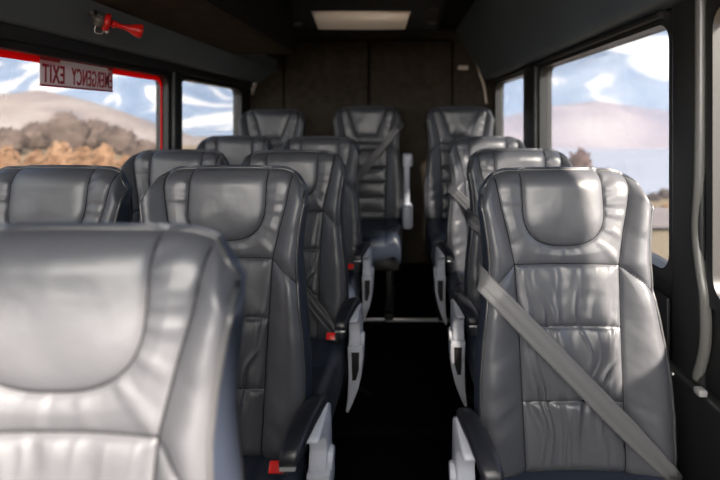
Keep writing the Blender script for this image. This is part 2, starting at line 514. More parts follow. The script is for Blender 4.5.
def belt_ribbon(p0, p1, style, wid=.048, off=.006, wrap=None, taper=.4, n=60):
    """flat strap across the backrest from (x,s) p0 to p1, lying on the bolsters"""
    t = np.linspace(0, 1, n)
    x = p0[0] + (p1[0] - p0[0]) * t; s = p0[1] + (p1[1] - p0[1]) * t
    d = height(np.clip(x, -outer(s), outer(s)), s, style)
    # upper convex hull of d over t: a taut strap
    hull = [0]
    for i in range(1, n):
        while len(hull) > 1:
            a, b = hull[-2], hull[-1]
            if (d[b] - d[a]) * (t[i] - t[a]) <= (d[i] - d[a]) * (t[b] - t[a]): hull.pop()
            else: break
        hull.append(i)
    d = np.interp(t, t[hull], d[hull]) + off
    dx, ds = p1[0] - p0[0], p1[1] - p0[1]; l = math.hypot(dx, ds); nx, ns = -ds / l, dx / l
    nc = 9; rows = []
    for i in range(n):
        w = wid * (1 - taper * max(0, (t[i] - .7) / .3) ** 1.3)
        for j in range(nc):
            q = j / (nc - 1) - .5
            dd = d[i] + .0012 * math.cos(q * 2 * PI * 2) + .010 * max(0, (t[i] - .7) / .3) * math.cos(q * PI) * (q > 0)
            rows.append((x[i] + nx * w * q, s[i] + ns * w * q, dd))
    if wrap:
        pre = []
        for k, (ox, oa) in enumerate(wrap):
            for j in range(nc):
                q = j / (nc - 1) - .5
                pre.append((x[0] + ox + nx * wid * q * .2, s[0] + ns * wid * q + .02, d[0] + oa))
        rows = pre + rows
    A = np.array(rows); P = place(A[:, 0], A[:, 1], A[:, 2])
    nr = len(rows) // nc
    me = me_from('seat_belt', P, grid_faces(nr, nc))
    bm = bmesh.new(); bm.from_mesh(me); bmesh.ops.solidify(bm, geom=bm.faces[:], thickness=.0016)
    bm.to_mesh(me); bm.free()
    me.polygons.foreach_set('use_smooth', [True] * len(me.polygons))
    return me
BELT_RIGHT = belt_ribbon((-.212, .445), (.235, -.005), 'standard', wrap=[(.004, -.10), (-.003, -.06), (-.003, -.02)])
BELT_REAR = belt_ribbon((.215, .60), (-.16, .13), 'rear', wrap=[(.006, -.12), (.012, -.06), (.006, -.02)], taper=.2)
BELT_LAP = belt_ribbon((-.03, .30), (.21, .02), 'standard', taper=.5, wid=.044)

def buckle_meshes(sg):
    R = {}
    pts = smooth_path([(sg * .205, .0, .43), (sg * .200, -.05, .47), (sg * .190, -.09, .495)], 5)
    R['stalk'] = tube_me('buckle', pts, [.010] * len(pts), 8)
    bm = bmesh.new(); add_box(bm, (-.019, -.035, -.014), (.019, .03, .014), .004)
    for v in bm.verts: v.co = Matrix.Rotation(math.radians(-35), 3, 'X') @ v.co + Vector((sg * .188, -.105, .505))
    R['body'] = bm_mesh('buckle_body', bm)
    bm = bmesh.new(); add_box(bm, (-.016, -.041, -.011), (.016, -.033, .013), .002)
    for v in bm.verts: v.co = Matrix.Rotation(math.radians(-35), 3, 'X') @ v.co + Vector((sg * .188, -.105, .505))
    R['button'] = bm_mesh('release_button', bm)
    return R
BUCK = {1: buckle_meshes(1), -1: buckle_meshes(-1)}
FRAME = None
def frame_me():
    bm = bmesh.new()
    add_box(bm, (-.205, -.41, .27), (.205, .04, .335), .01)
    add_box(bm, (-.20, -.02, .33), (-.17, .05, .47), .004); add_box(bm, (.17, -.02, .33), (.20, .05, .47), .004)
    return bm_mesh('seat_frame', bm)
def leg_me(sg):
    bm = bmesh.new()
    x0, x1 = sg * .15 - .018, sg * .15 + .018
    add_box(bm, (x0, -.34, .03), (x1, -.28, .28), .004); add_box(bm, (x0, -.06, .03), (x1, 0, .28), .004)
    add_box(bm, (x0 - .006, -.40, 0), (x1 + .006, .05, .035), .005)
    return bm_mesh('leg', bm)
FRAME = frame_me(); LEG = {1: leg_me(1), -1: leg_me(-1)}

def build_seat(name, style, arm, belt=None, buckle=None, raised=False):
    root = empty(name, (0, 0, 0))
    B = BACK[style]
    sh = link('back_shell', B['back_shell'], M['shell'], root)
    link('gusset', B['gusset'], M['leather_shaded'], root)
    link('headrest_panel', B['headrest_panel'], M['leather'], root)
    sp = link('shoulder_panel', B['shoulder_panel'], M['leather'], root)
    cp = link('centre_panel', B['centre_panel'], M['leather'], root)
    ba = link('side_bolster', B['side_bolster_a'], M['leather'], root)
    bb = link('side_bolster', B['side_bolster_b'], M['leather'], root)
    for k, me in B['cords'].items():
        link('seam', me, M['thread'], {'U': sp, 'WL': ba, 'WR': bb, 'DL': ba, 'DR': bb}.get(k, cp))
    link('piping', B['piping'], M['piping'], root)
    link('cushion', CUSH, M['leather_shaded'], root)
    fr = link('seat_frame', FRAME, M['frame'], root)
    link('leg', LEG[-1], M['frame'], root); link('leg', LEG[1], M['frame'], root)
    if arm and not raised:
        A = ARM[arm]
        a = link('armrest', A['arm'], M['white'], root); a['label'] = 'light grey plastic armrest arm'
        link('armrest_pad', A['pad'], M['armpad'], a); link('trim_strip', A['tip'], M['silver'], a)
        link('pivot_cap', A['pivot'], M['white'], a)
        c = link('side_cover', A['cover'], M['white'], root); c['label'] = 'light grey plastic side cover'
        link('slot', A['slot'], M['slot'], c)
    if raised:
        bm = bmesh.new(); add_box(bm, (.232, -.02, .52), (.268, .04, .86), .012, 3); a = link('armrest', bm_mesh('armrest_up', bm), M['white'], root)
        bm = bmesh.new(); add_box(bm, (.225, -.035, .79), (.285, .05, .87), .012, 3); link('armrest_end', bm_mesh('armrest_end', bm), M['white'], a)
        bm = bmesh.new(); add_box(bm, (.225, -.10, .42), (.285, .06, .56), .02, 3); link('pivot_cap', bm_mesh('pivot_cap_up', bm), M['white'], a)
    if buckle:
        K = BUCK[buckle]
        b = link('buckle', K['body'], M['buckle'], root); link('buckle_stalk', K['stalk'], M['buckle'], b)
        q = link('release_button', K['button'], M['red'], b); q['label'] = 'red release button'
    if belt:
        me, mat = belt
        link('seat_belt', me, mat, root)
    return root

def copy_tree(o, parent=None):
    c = o.copy(); COL.objects.link(c)
    if parent: c.parent = parent
    for ch in list(o.children): copy_tree(ch, c)
    return c

BELT_ROW1 = BELT_RIGHT.copy(); BELT_ROW1.materials.clear(); BELT_R = BELT_RIGHT
protoR = build_seat('passenger_seat', 'standard', -1, (BELT_R, M['belt']), None)
protoRD = build_seat('passenger_seat', 'standard', -1, (BELT_ROW1, M['belt_shaded']), None)
protoA = build_seat('passenger_seat', 'standard', 1, None, 1)
protoAL = build_seat('passenger_seat', 'standard', 1, (BELT_LAP, M['belt_shaded']), 1)
protoW = build_seat('passenger_seat', 'standard', 0, None, None)
protoB = build_seat('passenger_seat', 'rear', 0, None, None)
protoBM = build_seat('passenger_seat', 'rear', 1, (BELT_REAR, M['belt_shaded']), None, raised=True)

used = set()
def put(proto, x, y, z, label, group, sc=1.0, rz=0):
    if proto.name in used: o = copy_tree(proto)
    else: used.add(proto.name); o = proto
    o.location = (x, y, z); o.scale = (sc, sc, sc); o.rotation_euler.z = rz
    tag(o, label, 'bus seat', group)
    return o

GR, GA, GW, GB = 'single seats along the right wall', 'aisle seats left of the aisle', 'window seats along the left wall', 'raised seats of the back row'
put(protoR, .410, 1.165, 0, 'large grey leather seat on the right, wide webbing belt strapped diagonally across its whole back', GR)
put(protoRD, .478, 1.90, 0.005, 'grey leather seat directly behind the belted front seat on the right', GR)
put(protoRD, .465, 2.58, .03, 'grey leather seat on the right, just in front of the back row', GR)
put(protoA, -.420, .515, 0, 'closest and largest grey leather seat, cut off by the left picture edge', GA, .993).scale.x = 1.05
put(protoA, -.466, 1.22, 0, 'grey leather aisle seat directly behind the closest left seat', GA)
put(protoAL, -.440, 1.87, 0, 'grey leather left aisle seat with dark lap belt and red buckle, third from the front', GA)
put(protoA, -.446, 2.585, .03, 'fourth and last grey leather aisle seat on the left, before the step', GA)
put(protoW, -.943, 1.22, 0, 'grey leather window seat under the red bordered emergency window', GW)
put(protoW, -.918, 1.90, 0, 'grey leather window seat beside the pillar between the two left windows', GW)
put(protoW, -.945, 2.68, .03, 'grey leather window seat below the rear left window', GW)
put(protoB, -.905, 3.33, .10, 'back row seat in the left rear corner, wedge shaped headrest', GB, 1.08)
put(protoBM, -.243, 3.34, .10, 'back row seat at the aisle end with ribbed back and raised pale armrest', GB, 1.10)
put(protoB, .405, 3.33, .10, 'back row seat in the right rear corner, wedge shaped headrest', GB, 1.10)

# ------------------------------------------------------------------ the bus shell
XL, XR, YR, ZT = -1.25, .75, 4.05, 2.02
YF = -.40
def structure(name, me, mat):
    o = link(name, me, mat); o['kind'] = 'structure'; return o
def boxes_me(name, lst, bevel=0):
    bm = bmesh.new()
    for lo, hi in lst: add_box(bm, lo, hi, bevel)
    return bm_mesh(name, bm)

structure('floor', box_me('floor', (XL - .05, YF, -.06), (XR + .05, YR, 0)), M['floor'])
structure('floor_platform', box_me('floor_platform', (XL, 2.93, 0), (XR, YR, .10)), M['floor'])
structure('floor_step', box_me('floor_step', (XL, 2.0, 0), (XR, 2.93, .03)), M['floor'])
structure('trim_1', box_me('step_edge', (XL, 2.918, .085), (XR, 2.934, .104), .003), M['silver'])
structure('ceiling', box_me('ceiling', (XL - .05, YF, ZT), (XR + .05, YR, ZT + .05)), M['headliner'])

LW = [(.55, 2.60), (2.745, 3.78)]; LZ = (.80, 1.525)
RW = [(1.349, 2.63), (2.93, 3.87)]; RZ = (.865, 1.572)
DW = (.815, 1.17); DZ = (.86, 1.56)  # door window, width shaped so sun reaches mainly the front right bolster
def wall(name, x0, x1, wins, zr, mat):
    lst = [((x0, YF, 0), (x1, YR, zr[0])), ((x0, YF, zr[1]), (x1, YR, ZT))]
    ys = [YF] + [v for w in wins for v in w] + [YR]
    for a, b in zip(ys[0::2], ys[1::2]): lst.append(((x0, a, zr[0]), (x1, b, zr[1])))
    return structure(name, boxes_me(name, lst), mat)
wall('wall_left', XL - .05, XL, LW, LZ, M['black'])
wall('wall_right', XR, XR + .05, [DW] + RW, RZ, M['black'])

def rrect(y0, y1, z0, z1, r, n=8):
    out = []
    for cy, cz, a0 in ((y1 - r, z1 - r, 0), (y0 + r, z1 - r, 90), (y0 + r, z0 + r, 180), (y1 - r, z0 + r, 270)):
        for k in range(n + 1):
            a = math.radians(a0 + 90 * k / n); out.append((cy + r * math.cos(a), cz + r * math.sin(a)))
    return out
def ring_me(name, outer_, inner_, xa, xb):
    n = len(outer_); bm = bmesh.new()
    q = [[bm.verts.new((x, y, z)) for y, z in loop] for loop in (outer_, inner_) for x in (xa, xb)]
    oa, ob, ia, ib = q
    for i in range(n):
        j = (i + 1) % n
        bm.faces.new((oa[i], oa[j], ia[j], ia[i])); bm.faces.new((ob[i], ib[i], ib[j], ob[j]))
        bm.faces.new((ia[i], ia[j], ib[j], ib[i])); bm.faces.new((oa[i], ob[i], ob[j], oa[j]))
    return bm_mesh(name, bm)
def window(idx, x_in, sgn, w, zr, mat, gm='glass'):
    """frame with rounded corners + pane; sgn = direction outward"""
    y0, y1 = w; z0, z1 = zr
    o = rrect(y0 - .02, y1 + .02, z0 - .02, z1 + .02, .02)
    i = rrect(y0 + .006, y1 - .006, z0 + .006, z1 - .006, .055)
    f = structure('window_%d' % idx, ring_me('window_frame', o, i, x_in - sgn * .012, x_in + sgn * .052), mat)
    me = box_me('pane', (min(x_in + sgn * .024, x_in + sgn * .030), y0, z0), (max(x_in + sgn * .024, x_in + sgn * .030), y1, z1))
    link('pane', me, M[gm], f)
    return f
w1 = window(1, XL, -1, LW[0], LZ, M['black'])
window(2, XL, -1, LW[1], LZ, M['black'])
window(3, XR, 1, RW[0], RZ, M['pillar'])
window(4, XR, 1, RW[1], RZ, M['pillar'])
window(5, XR, 1, DW, RZ, M['black'], 'clear')
# red border of the emergency window
y0, y1 = LW[0]; z0, z1 = LZ
b = link('red_border', ring_me('red_border', rrect(y0 + .007, y1 - .007, z0 + .007, z1 - .007, .054), rrect(y0 + .030, y1 - .017, z0 + .030, z1 - .032, .045), XL - .0225, XL - .0195), M['borderred'], w1)
b['label'] = 'red border line'

# pillar covers between windows
def cover(name, x_in, sgn, ya, yb, z0, z1, mat, dep=.035):
    bm = bmesh.new(); xs = sorted((x_in, x_in - sgn * dep)); add_box(bm, (xs[0], ya, z0), (xs[1], yb, z1), .012, 3)
    return structure(name, bm_mesh(name, bm), mat)
cover('trim_2', XL, -1, 2.625, 2.72, .5, 1.60, M['pillar'])
cover('trim_3', XR, 1, 2.66, 2.90, .5, 1.60, M['pillar'])
cover('trim_4', XR, 1, 1.20, 1.332, .62, 2.0, M['pillar'], .02)

# rear wall with carpeted door panels
structure('wall_back', box_me('wall_back', (XL - .05, YR, 0), (XR + .05, YR + .05, ZT)), M['carpet'])
for nm, (a, b_) in zip(('door_1', 'door_2'), ((-.965, -.285), (-.262, .405))):
    bm = bmesh.new(); add_box(bm, (a, YR - .022, .12), (b_, YR + .01, 1.935), .010, 3)
    structure(nm, bm_mesh(nm, bm), M['carpet'])
structure('trim_5', boxes_me('door_gap', [((-.985, YR - .006, .1), (-.965, YR + .002, 1.95)), ((-.285, YR - .006, .1), (-.262, YR + .002, 1.95)),
          ((.405, YR - .006, .1), (.425, YR + .002, 1.95)), ((-.985, YR - .006, 1.935), (.425, YR + .002, 1.95))]), M['carpet_seam'])

# left: valance, luggage rack
def sweep_y(name, poly, ya, yb, mat, bevel=.006):
    bm = bmesh.new()
    a = [bm.verts.new((x, ya, z)) for x, z in poly]; c = [bm.verts.new((x, yb, z)) for x, z in poly]
    bm.faces.new(a); bm.faces.new(c[::-1])
    for i in range(len(poly)):
        j = (i + 1) % len(poly); bm.faces.new((a[j], a[i], c[i], c[j]))
    bmesh.ops.recalc_face_normals(bm, faces=bm.faces[:])
    if bevel: bmesh.ops.bevel(bm, geom=[e for e in bm.edges if abs((e.verts[0].co - e.verts[1].co).y) > .1], offset=bevel, segments=3, profile=.5, affect='EDGES')
    o = link(name, bm_mesh(name, bm, ang=30), mat); return o
o = sweep_y('wall_left_valance', [(-1.25, 1.585), (-1.165, 1.592), (-1.03, 1.692), (-1.03, 1.78), (-1.25, 1.78)], YF, 4.04, M['valance']); o['kind'] = 'structure'
o = sweep_y('trim_6', [(-1.25, 1.545), (-1.215, 1.548), (-1.205, 1.590), (-1.25, 1.590)], YF, 4.03, M['black']); o['kind'] = 'structure'
rk = sweep_y('luggage_rack', [(-1.03, 1.688), (-.70, 1.690), (-.67, 1.705), (-.67, 1.99), (-1.03, 1.99)], YF + .02, 3.0, M['carpet'])
tag(rk, 'brown carpeted overhead luggage rack running along the left side above the windows', 'luggage rack')
fascia = box_me('rack_fascia', (-.672, YF + .02, 1.70), (-.655, 3.0, 2.0), .005)
link('fascia', fascia, M['headliner'], rk)['label'] = 'black inner fascia'
# right: steep headliner panel and recess bar
o = sweep_y('wall_right_valance', [(.75, 1.60), (.690, 1.612), (.672, 1.630), (.44, 2.02), (.75, 2.02)], YF, 4.04, M['valance'], .008); o['kind'] = 'structure'
o = sweep_y('trim_7', [(.75, 1.580), (.722, 1.582), (.716, 1.592), (.728, 1.606), (.75, 1.606)], 1.38, 4.03, M['black'], .003); o['kind'] = 'structure'
structure('shade_wall_front', boxes_me('shade_wall_front', [((XL - .05, YF - .05, -.06), (XR + .05, YF, 1.12)), ((XL - .05, YF - .05, 1.95), (XR + .05, YF, ZT + .05)),
          ((XL - .05, YF - .05, 1.12), (XL + .04, YF, 1.95)), ((XR - .04, YF - .05, 1.12), (XR + .05, YF, 1.95))]), M['black'])  # unseen wall added behind the camera to shade the lower seats
# lower trims along the walls
structure('baseboard_left', box_me('bl', (XL, YF, 0), (XL + .02, YR, .74), .006), M['black'])
structure('baseboard_right', box_me('br', (XR - .015, 1.36, 0), (XR, YR, .80), .006), M['black'])

# front right door inner panel, screws, seals
dp = empty('door_3', (0, 0, 0)); dp['kind'] = 'structure'
bm = bmesh.new(); add_box(bm, (.715, YF, .02), (.75, 1.345, .640), .010, 3); link('door_panel', bm_mesh('door_panel', bm), M['pillar'], dp)
for y in (1.318, 1.293):
    bm = bmesh.new(); bmesh.ops.create_cone(bm, cap_ends=True, segments=14, radius1=.006, radius2=.0045, depth=.005, matrix=Matrix.Translation((.7135, y, .625)) @ Matrix.Rotation(-PI / 2, 4, 'Y'))
    link('screw', bm_mesh('screw', bm), M['silver'], dp)
bm = bmesh.new(); add_box(bm, (.700, 1.155, .640), (.722, 1.18, .656), .004); link('latch', bm_mesh('latch', bm), M['silver'], dp)
def strip(px, D, r):
    pts = []
    for x, y in px:
        X = (x - 402) / 490 * D; pts.append((X, D, 1.3 - (y - 118) / 490 * D))
    return smooth_path(pts, 8), r
def tr(name, px, D, r, mat):
    p, r = strip(px, D, r); o = structure(name, tube_me(name, p, r, 12), mat); return o
# door seals follow the edge of the opening: X is the wall, the bend is the opening's own outline
def seal(name, yz, x, r, mat):
    return structure(name, tube_me(name, smooth_path([(x, y, z) for y, z in yz], 8), r, 12), mat)
seal('trim_9', [(1.222, 1.75), (1.222, 1.40), (1.218, 1.22), (1.222, 1.10), (1.243, 1.02), (1.262, .93), (1.265, .875), (1.255, .78), (1.255, .66)], .742, .007, M['rubber'])
seal('trim_10', [(1.208, 1.75), (1.208, 1.35), (1.212, 1.15), (1.222, 1.02), (1.205, .92), (1.190, .86), (1.190, .75), (1.222, .65)], .736, .013, M['rubber'])

# ceiling console with brushed diffuser
cc = empty('ceiling_console', (-.243, 2.95, ZT), 'black ceiling console with a wide silvery grille panel above the rear seats', 'ceiling console')
bm = bmesh.new()
prof = [(-.04, 0), (-.025, -.12), (.005, -.190), (.06, -.205), (.24, -.15), (.30, 0)]
hw = .52
a = [bm.verts.new((-hw + (.06 if z < -.1 else 0), y, z)) for y, z in prof]; c = [bm.verts.new((hw - (.06 if z < -.1 else 0), y, z)) for y, z in prof]
bm.faces.new(a); bm.faces.new(c[::-1])
for i in range(len(prof)):
    j = (i + 1) % len(prof); bm.faces.new((a[j], a[i], c[i], c[j]))
bmesh.ops.recalc_face_normals(bm, faces=bm.faces[:])
bmesh.ops.bevel(bm, geom=bm.edges[:], offset=.012, segments=3, profile=.5, affect='EDGES')
link('housing', bm_mesh('housing', bm), M['ac'], cc)
V = []; nr, nc = 12, 40
for i in range(nr):
    v = i / (nr - 1)
    for j in range(nc):
        u = j / (nc - 1) * 2 - 1
        wid = .295 - .035 * v
        y = -.045 + .045 * v + .01 * u * u; z = -.085 - .095 * v - .006 * (1 - u * u) * v + .012 * math.sin(v * PI) * 0
        y -= .012 * math.sin(v * PI)
        V.append((u * wid, y, z))
me = me_from('grille_panel', V, grid_faces(nr, nc))
bm = bmesh.new(); bm.from_mesh(me); bmesh.ops.solidify(bm, geom=bm.faces[:], thickness=.008); bm.to_mesh(me); bm.free()
g = link('grille_panel', me, M['lens'], cc); g['label'] = 'silvery brushed grille panel'
for x, z, y in ((-.43, -.085, -.03), (-.38, -.16, -.012), (.43, -.075, -.03), (.42, -.15, -.014)):
    bm = bmesh.new(); bmesh.ops.create_cone(bm, cap_ends=True, segments=20, radius1=.03, radius2=.024, depth=.02, matrix=Matrix.Translation((x, y, z)) @ Matrix.Diagonal((1.2, 1, .45, 1)) @ Matrix.Rotation(PI / 2, 4, 'X'))
    v = link('vent', bm_mesh('vent', bm), M['frame'], cc)

# small wall fittings on the rear wall
for x, z, lab in ((-1.075, 1.70, 'small pale rectangular fitting on the rear wall above the left corner seat'), (.505, 1.715, 'small pale rectangular fitting on the rear wall above the right corner seat')):
    t = empty('wall_fitting', (x, YR, z), lab, 'wall fitting', 'pale fittings on the rear wall')
    bm = bmesh.new(); add_box(bm, (-.042, -.022, -.017), (.042, 0.002, .017), .005); link('base', bm_mesh('fit', bm), M['pale'], t)
    bm = bmesh.new(); add_box(bm, (.004, -.028, -.010), (.030, -.020, .010), .003); link('button', bm_mesh('fitb', bm), M['silver'], t)
# light patches on the rear corner edges, built as pale slivers
structure('light_sliver_left', me_from('sliver', [(-1.235, 3.99, 1.60), (-1.185, 3.99, 1.60), (-1.225, 3.99, 1.49), (-1.235, 4.03, 1.60), (-1.185, 4.03, 1.60), (-1.225, 4.03, 1.49)],
          [(0, 1, 2), (5, 4, 3), (0, 3, 4, 1), (1, 4, 5, 2), (2, 5, 3, 0)], False), M['pale'])
structure('light_sliver_right', tube_me('corner_strip', smooth_path([(.615, 4.0, 1.74), (.635, 4.0, 1.66), (.668, 4.0, 1.56), (.690, 4.0, 1.42)], 8), .010, 8), M['pale'])

# ------------------------------------------------------------------ emergency hammer on the left valance
def lathe_along(p0, axis, prof, seg=20):
    ax = axis.normalized(); u = ax.orthogonal().normalized(); w = ax.cross(u)
    vs = []; fs = []
    for t, r in prof:
        for k in range(seg):
            an = 2 * PI * k / seg; vs.append(p0 + ax * t + (u * math.cos(an) + w * math.sin(an)) * r)
    for i in range(len(prof) - 1):
        for k in range(seg):
            k2 = (k + 1) % seg; fs.append((i * seg + k, i * seg + k2, (i + 1) * seg + k2, (i + 1) * seg + k))
    fs.append(tuple(range(seg))[::-1]); fs.append(tuple((len(prof) - 1) * seg + k for k in range(seg)))
    return vs, fs
eh = empty('emergency_hammer', (-1.040, 1.70, 1.636), 'small red emergency hammer clipped to the grey panel above the left window', 'hammer'); eh.scale = (1.15, 1.15, 1.15)
AY = Vector((.8, .6, -.19)).normalized(); O = Vector((0, 0, 0)); SL = Vector((-.595, 0, .804))
v, f = lathe_along(O, AY, [(-.026, .003), (-.023, .011), (-.016, .018), (-.006, .020), (.004, .018)])
hol = link('holder', me_from('holder', v, f), M['rubber'], eh); hol['label'] = 'grey rounded holder'
v, f = lathe_along(AY * -.012, SL, [(0, .008), (.020, .010), (.030, .016), (.036, .018)]); link('mounting_foot', me_from('mounting_foot', v, f), M['buckle'], hol)
v, f = tube(smooth_path([AY * -.016 + Vector((0, 0, -.014)), Vector((-.016, -.01, -.034)), Vector((-.002, 0, -.038)), Vector((.004, .004, -.022))], 6), .0014, 6)
link('clip_wire', me_from('clip_wire', v, f), M['silver'], hol)
v, f = lathe_along(O, AY, [(.003, .010), (.004, .025), (.007, .028), (.016, .028), (.020, .025), (.021, .010)])
hd = link('hammer_head', me_from('hammer_head', v, f), M['red'], eh)
v, f = lathe_along(AY * .012 + Vector((0, 0, -.026)), Vector((0, 0, -1)), [(0, .006), (.005, .005), (.009, .001)]); link('steel_tip', me_from('steel_tip', v, f), M['silver'], hd)
v, f = lathe_along(O, AY, [(.020, .009), (.026, .009), (.028, .012), (.034, .012), (.038, .008), (.058, .008), (.074, .012), (.092, .020), (.104, .023), (.110, .020), (.111, .004)])
link('handle', me_from('handle', v, f), M['red'], eh)

# ------------------------------------------------------------------ emergency exit sign on the window (read from outside)
sg_ = empty('emergency_exit_sign', (XL - .018, 1.933, 1.417), 'pale window sticker with dark red lettering, seen mirrored from inside, on left window', 'sign')
bm = bmesh.new(); add_box(bm, (-.003, -.215, 0), (0, .215, .088)); link('backing', bm_mesh('backing', bm), M['signplate'], sg_)
bm = bmesh.new(); add_box(bm, (-.003, -.215, .088), (0, .215, .104)); add_box(bm, (-.0035, -.215, -.004), (0.0005, .215, .003)); link('red_band', bm_mesh('band', bm), M['signred'], sg_)
bm = bmesh.new(); add_box(bm, (-.0005, -.115, .080), (.0015, .175, .097)); st = link('instruction_strip', bm_mesh('strip', bm), M['signwhite'], sg_)
bm = bmesh.new(); yy = -.105
while yy < .16:
    w = random.uniform(.008, .022); add_box(bm, (.001, yy, .086), (.0022, min(yy + w, .168), .091)); yy += w + .006
link('fine_print', bm_mesh('fine', bm), M['signplate'], st)
def word(text, ystart, width):
    cu = bpy.data.curves.new('txt', 'FONT'); cu.body = text; cu.size = 1; cu.offset = .010; cu.space_character = 1.12
    to = bpy.data.objects.new('txt', cu); COL.objects.link(to)
    bpy.context.view_layer.update()
    tm = bpy.data.meshes.new_from_object(to.evaluated_get(bpy.context.evaluated_depsgraph_get()))
    bpy.data.objects.remove(to)
    xs = [v.co.x for v in tm.vertices]; ys = [v.co.y for v in tm.vertices]
    x0, x1, y0, y1 = min(xs), max(xs), min(ys), max(ys)
    for v in tm.vertices:
        v.co = Vector((.0024, ystart - (v.co.x - x0) / (x1 - x0) * width, .010 + (v.co.y - y0) / (y1 - y0) * .066))
    bm = bmesh.new(); bm.from_mesh(tm)
    r = bmesh.ops.extrude_face_region(bm, geom=bm.faces[:])
    for e in r['geom']:
        if isinstance(e, bmesh.types.BMVert): e.co.x -= .0022
    link('lettering', bm_mesh('lettering', bm, False), M['signred'], sg_)
word('EMERGENCY', .209, .262)
word('EXIT', -.094, .112)

# ------------------------------------------------------------------ outside
def landmat(name, stops, scale, detail=6, rough=.9, spec=.1, dist=0.0, stretch=(1, 1, 1), coord='Object'):
    m, nt, nd, lk, b = new_mat(name)
    tc = nd.new('ShaderNodeTexCoord'); mp = nd.new('ShaderNodeMapping'); mp.inputs['Scale'].default_value = stretch
    n = nd.new('ShaderNodeTexNoise'); n.inputs['Scale'].default_value = scale; n.inputs['Detail'].default_value = detail
    n.inputs['Distortion'].default_value = dist
    lk.new(tc.outputs[coord], mp.inputs['Vector']); lk.new(mp.outputs['Vector'], n.inputs['Vector'])
    r = nd.new('ShaderNodeValToRGB'); cr = r.color_ramp
    while len(cr.elements) < len(stops): cr.elements.new(.5)
    for e, (p, c) in zip(cr.elements, stops): e.position = p; e.color = (*c, 1)
    lk.new(n.outputs['Fac'], r.inputs['Fac']); lk.new(r.outputs['Color'], b.inputs['Base Color'])
    set_in(b, Roughness=rough); b.inputs['Specular IOR Level'].default_value = spec
    return m
M['ground'] = landmat('dry_grass', [(.3, (0.151, 0.108, 0.065)), (.55, (0.198, 0.151, 0.097)), (.75, (0.223, 0.180, 0.130))], .35)
M['road'] = landmat('gravel_road', [(.3, (0.180, 0.151, 0.144)), (.7, (0.216, 0.187, 0.180))], 1.2)
M['lake'] = landmat('lake_water', [(.35, (0.264, 0.286, 0.338)), (.65, (0.317, 0.334, 0.380))], .02, rough=.35, spec=.5, stretch=(1, 4, 1))
M['hill'] = landmat('tan_hill', [(.32, (0.168, 0.148, 0.152)), (.5, (0.224, 0.188, 0.172)), (.68, (0.264, 0.232, 0.216))], .035, dist=.6)
M['snow_mtn'] = landmat('snowy_rock', [(.38, (0.123, 0.163, 0.229)), (.52, (0.158, 0.198, 0.264)), (.56, (0.352, 0.352, 0.361)), (.7, (0.405, 0.401, 0.396))], .010, dist=.8, stretch=(1, 1, 1.6))  # bluish rock stops have shade put into the colour
M['shade_blue_mtn'] = landmat('shade_blue_rock', [(.40, (0.145, 0.187, 0.259)), (.58, (0.190, 0.227, 0.290)), (.64, (0.372, 0.372, 0.386)), (.75, (0.422, 0.418, 0.418))], .0105, dist=.8, stretch=(1, 1, 1.4))  # rock blued to paint in its shade, snow left pale
def snowfield(m, cen, rad):
    nt = m.node_tree; nd = nt.nodes; lk = nt.links; b = nd['Principled BSDF']
    tc = nd.new('ShaderNodeTexCoord'); n = nd.new('ShaderNodeTexNoise'); n.inputs['Scale'].default_value = .016; n.inputs['Detail'].default_value = 6
    lk.new(tc.outputs['Object'], n.inputs['Vector'])
    total = None
    for c, r in zip(cen, rad):
        su = nd.new('ShaderNodeVectorMath'); su.operation = 'SUBTRACT'; su.inputs[1].default_value = c; lk.new(tc.outputs['Object'], su.inputs[0])
        mu = nd.new('ShaderNodeVectorMath'); mu.operation = 'MULTIPLY'; mu.inputs[1].default_value = (1 / r[0], 1 / r[1], 1 / r[2]); lk.new(su.outputs[0], mu.inputs[0])
        le = nd.new('ShaderNodeVectorMath'); le.operation = 'LENGTH'; lk.new(mu.outputs[0], le.inputs[0])
        if total is None: total = le.outputs['Value']
        else:
            mi = nd.new('ShaderNodeMath'); mi.operation = 'MINIMUM'; lk.new(total, mi.inputs[0]); lk.new(le.outputs['Value'], mi.inputs[1]); total = mi.outputs[0]
    ad = nd.new('ShaderNodeMath'); ad.operation = 'MULTIPLY_ADD'; ad.inputs[1].default_value = 1.6; lk.new(n.outputs['Fac'], ad.inputs[0]); lk.new(total, ad.inputs[2])
    mr = nd.new('ShaderNodeMapRange'); mr.inputs['From Min'].default_value = 1.95; mr.inputs['From Max'].default_value = 1.6; lk.new(ad.outputs[0], mr.inputs['Value'])
    mx = nd.new('ShaderNodeMix'); mx.data_type = 'RGBA'; mx.inputs['B'].default_value = (.42, .42, .42, 1)
    old = b.inputs['Base Color'].links[0].from_socket
    lk.new(mr.outputs['Result'], mx.inputs['Factor']); lk.new(old, mx.inputs['A']); lk.new(mx.outputs['Result'], b.inputs['Base Color'])
snowfield(M['shade_blue_mtn'], [(385, 720, 72), (320, 720, 100)], [(110, 300, 22), (40, 300, 18)])
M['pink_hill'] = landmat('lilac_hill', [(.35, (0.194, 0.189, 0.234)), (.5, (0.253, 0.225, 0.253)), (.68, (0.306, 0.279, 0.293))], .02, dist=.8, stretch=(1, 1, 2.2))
M['brush'] = landmat('brown_brush', [(.35, (.080, .060, .052)), (.6, (.150, .112, .095))], .9)
M['orange'] = landmat('orange_bush', [(.3, (.21, .115, .065)), (.6, (.33, .205, .125)), (.8, (.38, .26, .17))], 1.6)
M['redbush'] = landmat('reddish_bush', [(.35, (0.130, 0.086, 0.082)), (.65, (0.190, 0.138, 0.125))], 1.2)
M['darktree'] = landmat('dark_tree', [(.35, (0.069, 0.056, 0.056)), (.65, (0.130, 0.104, 0.095))], 1.0)

GZ = -.7
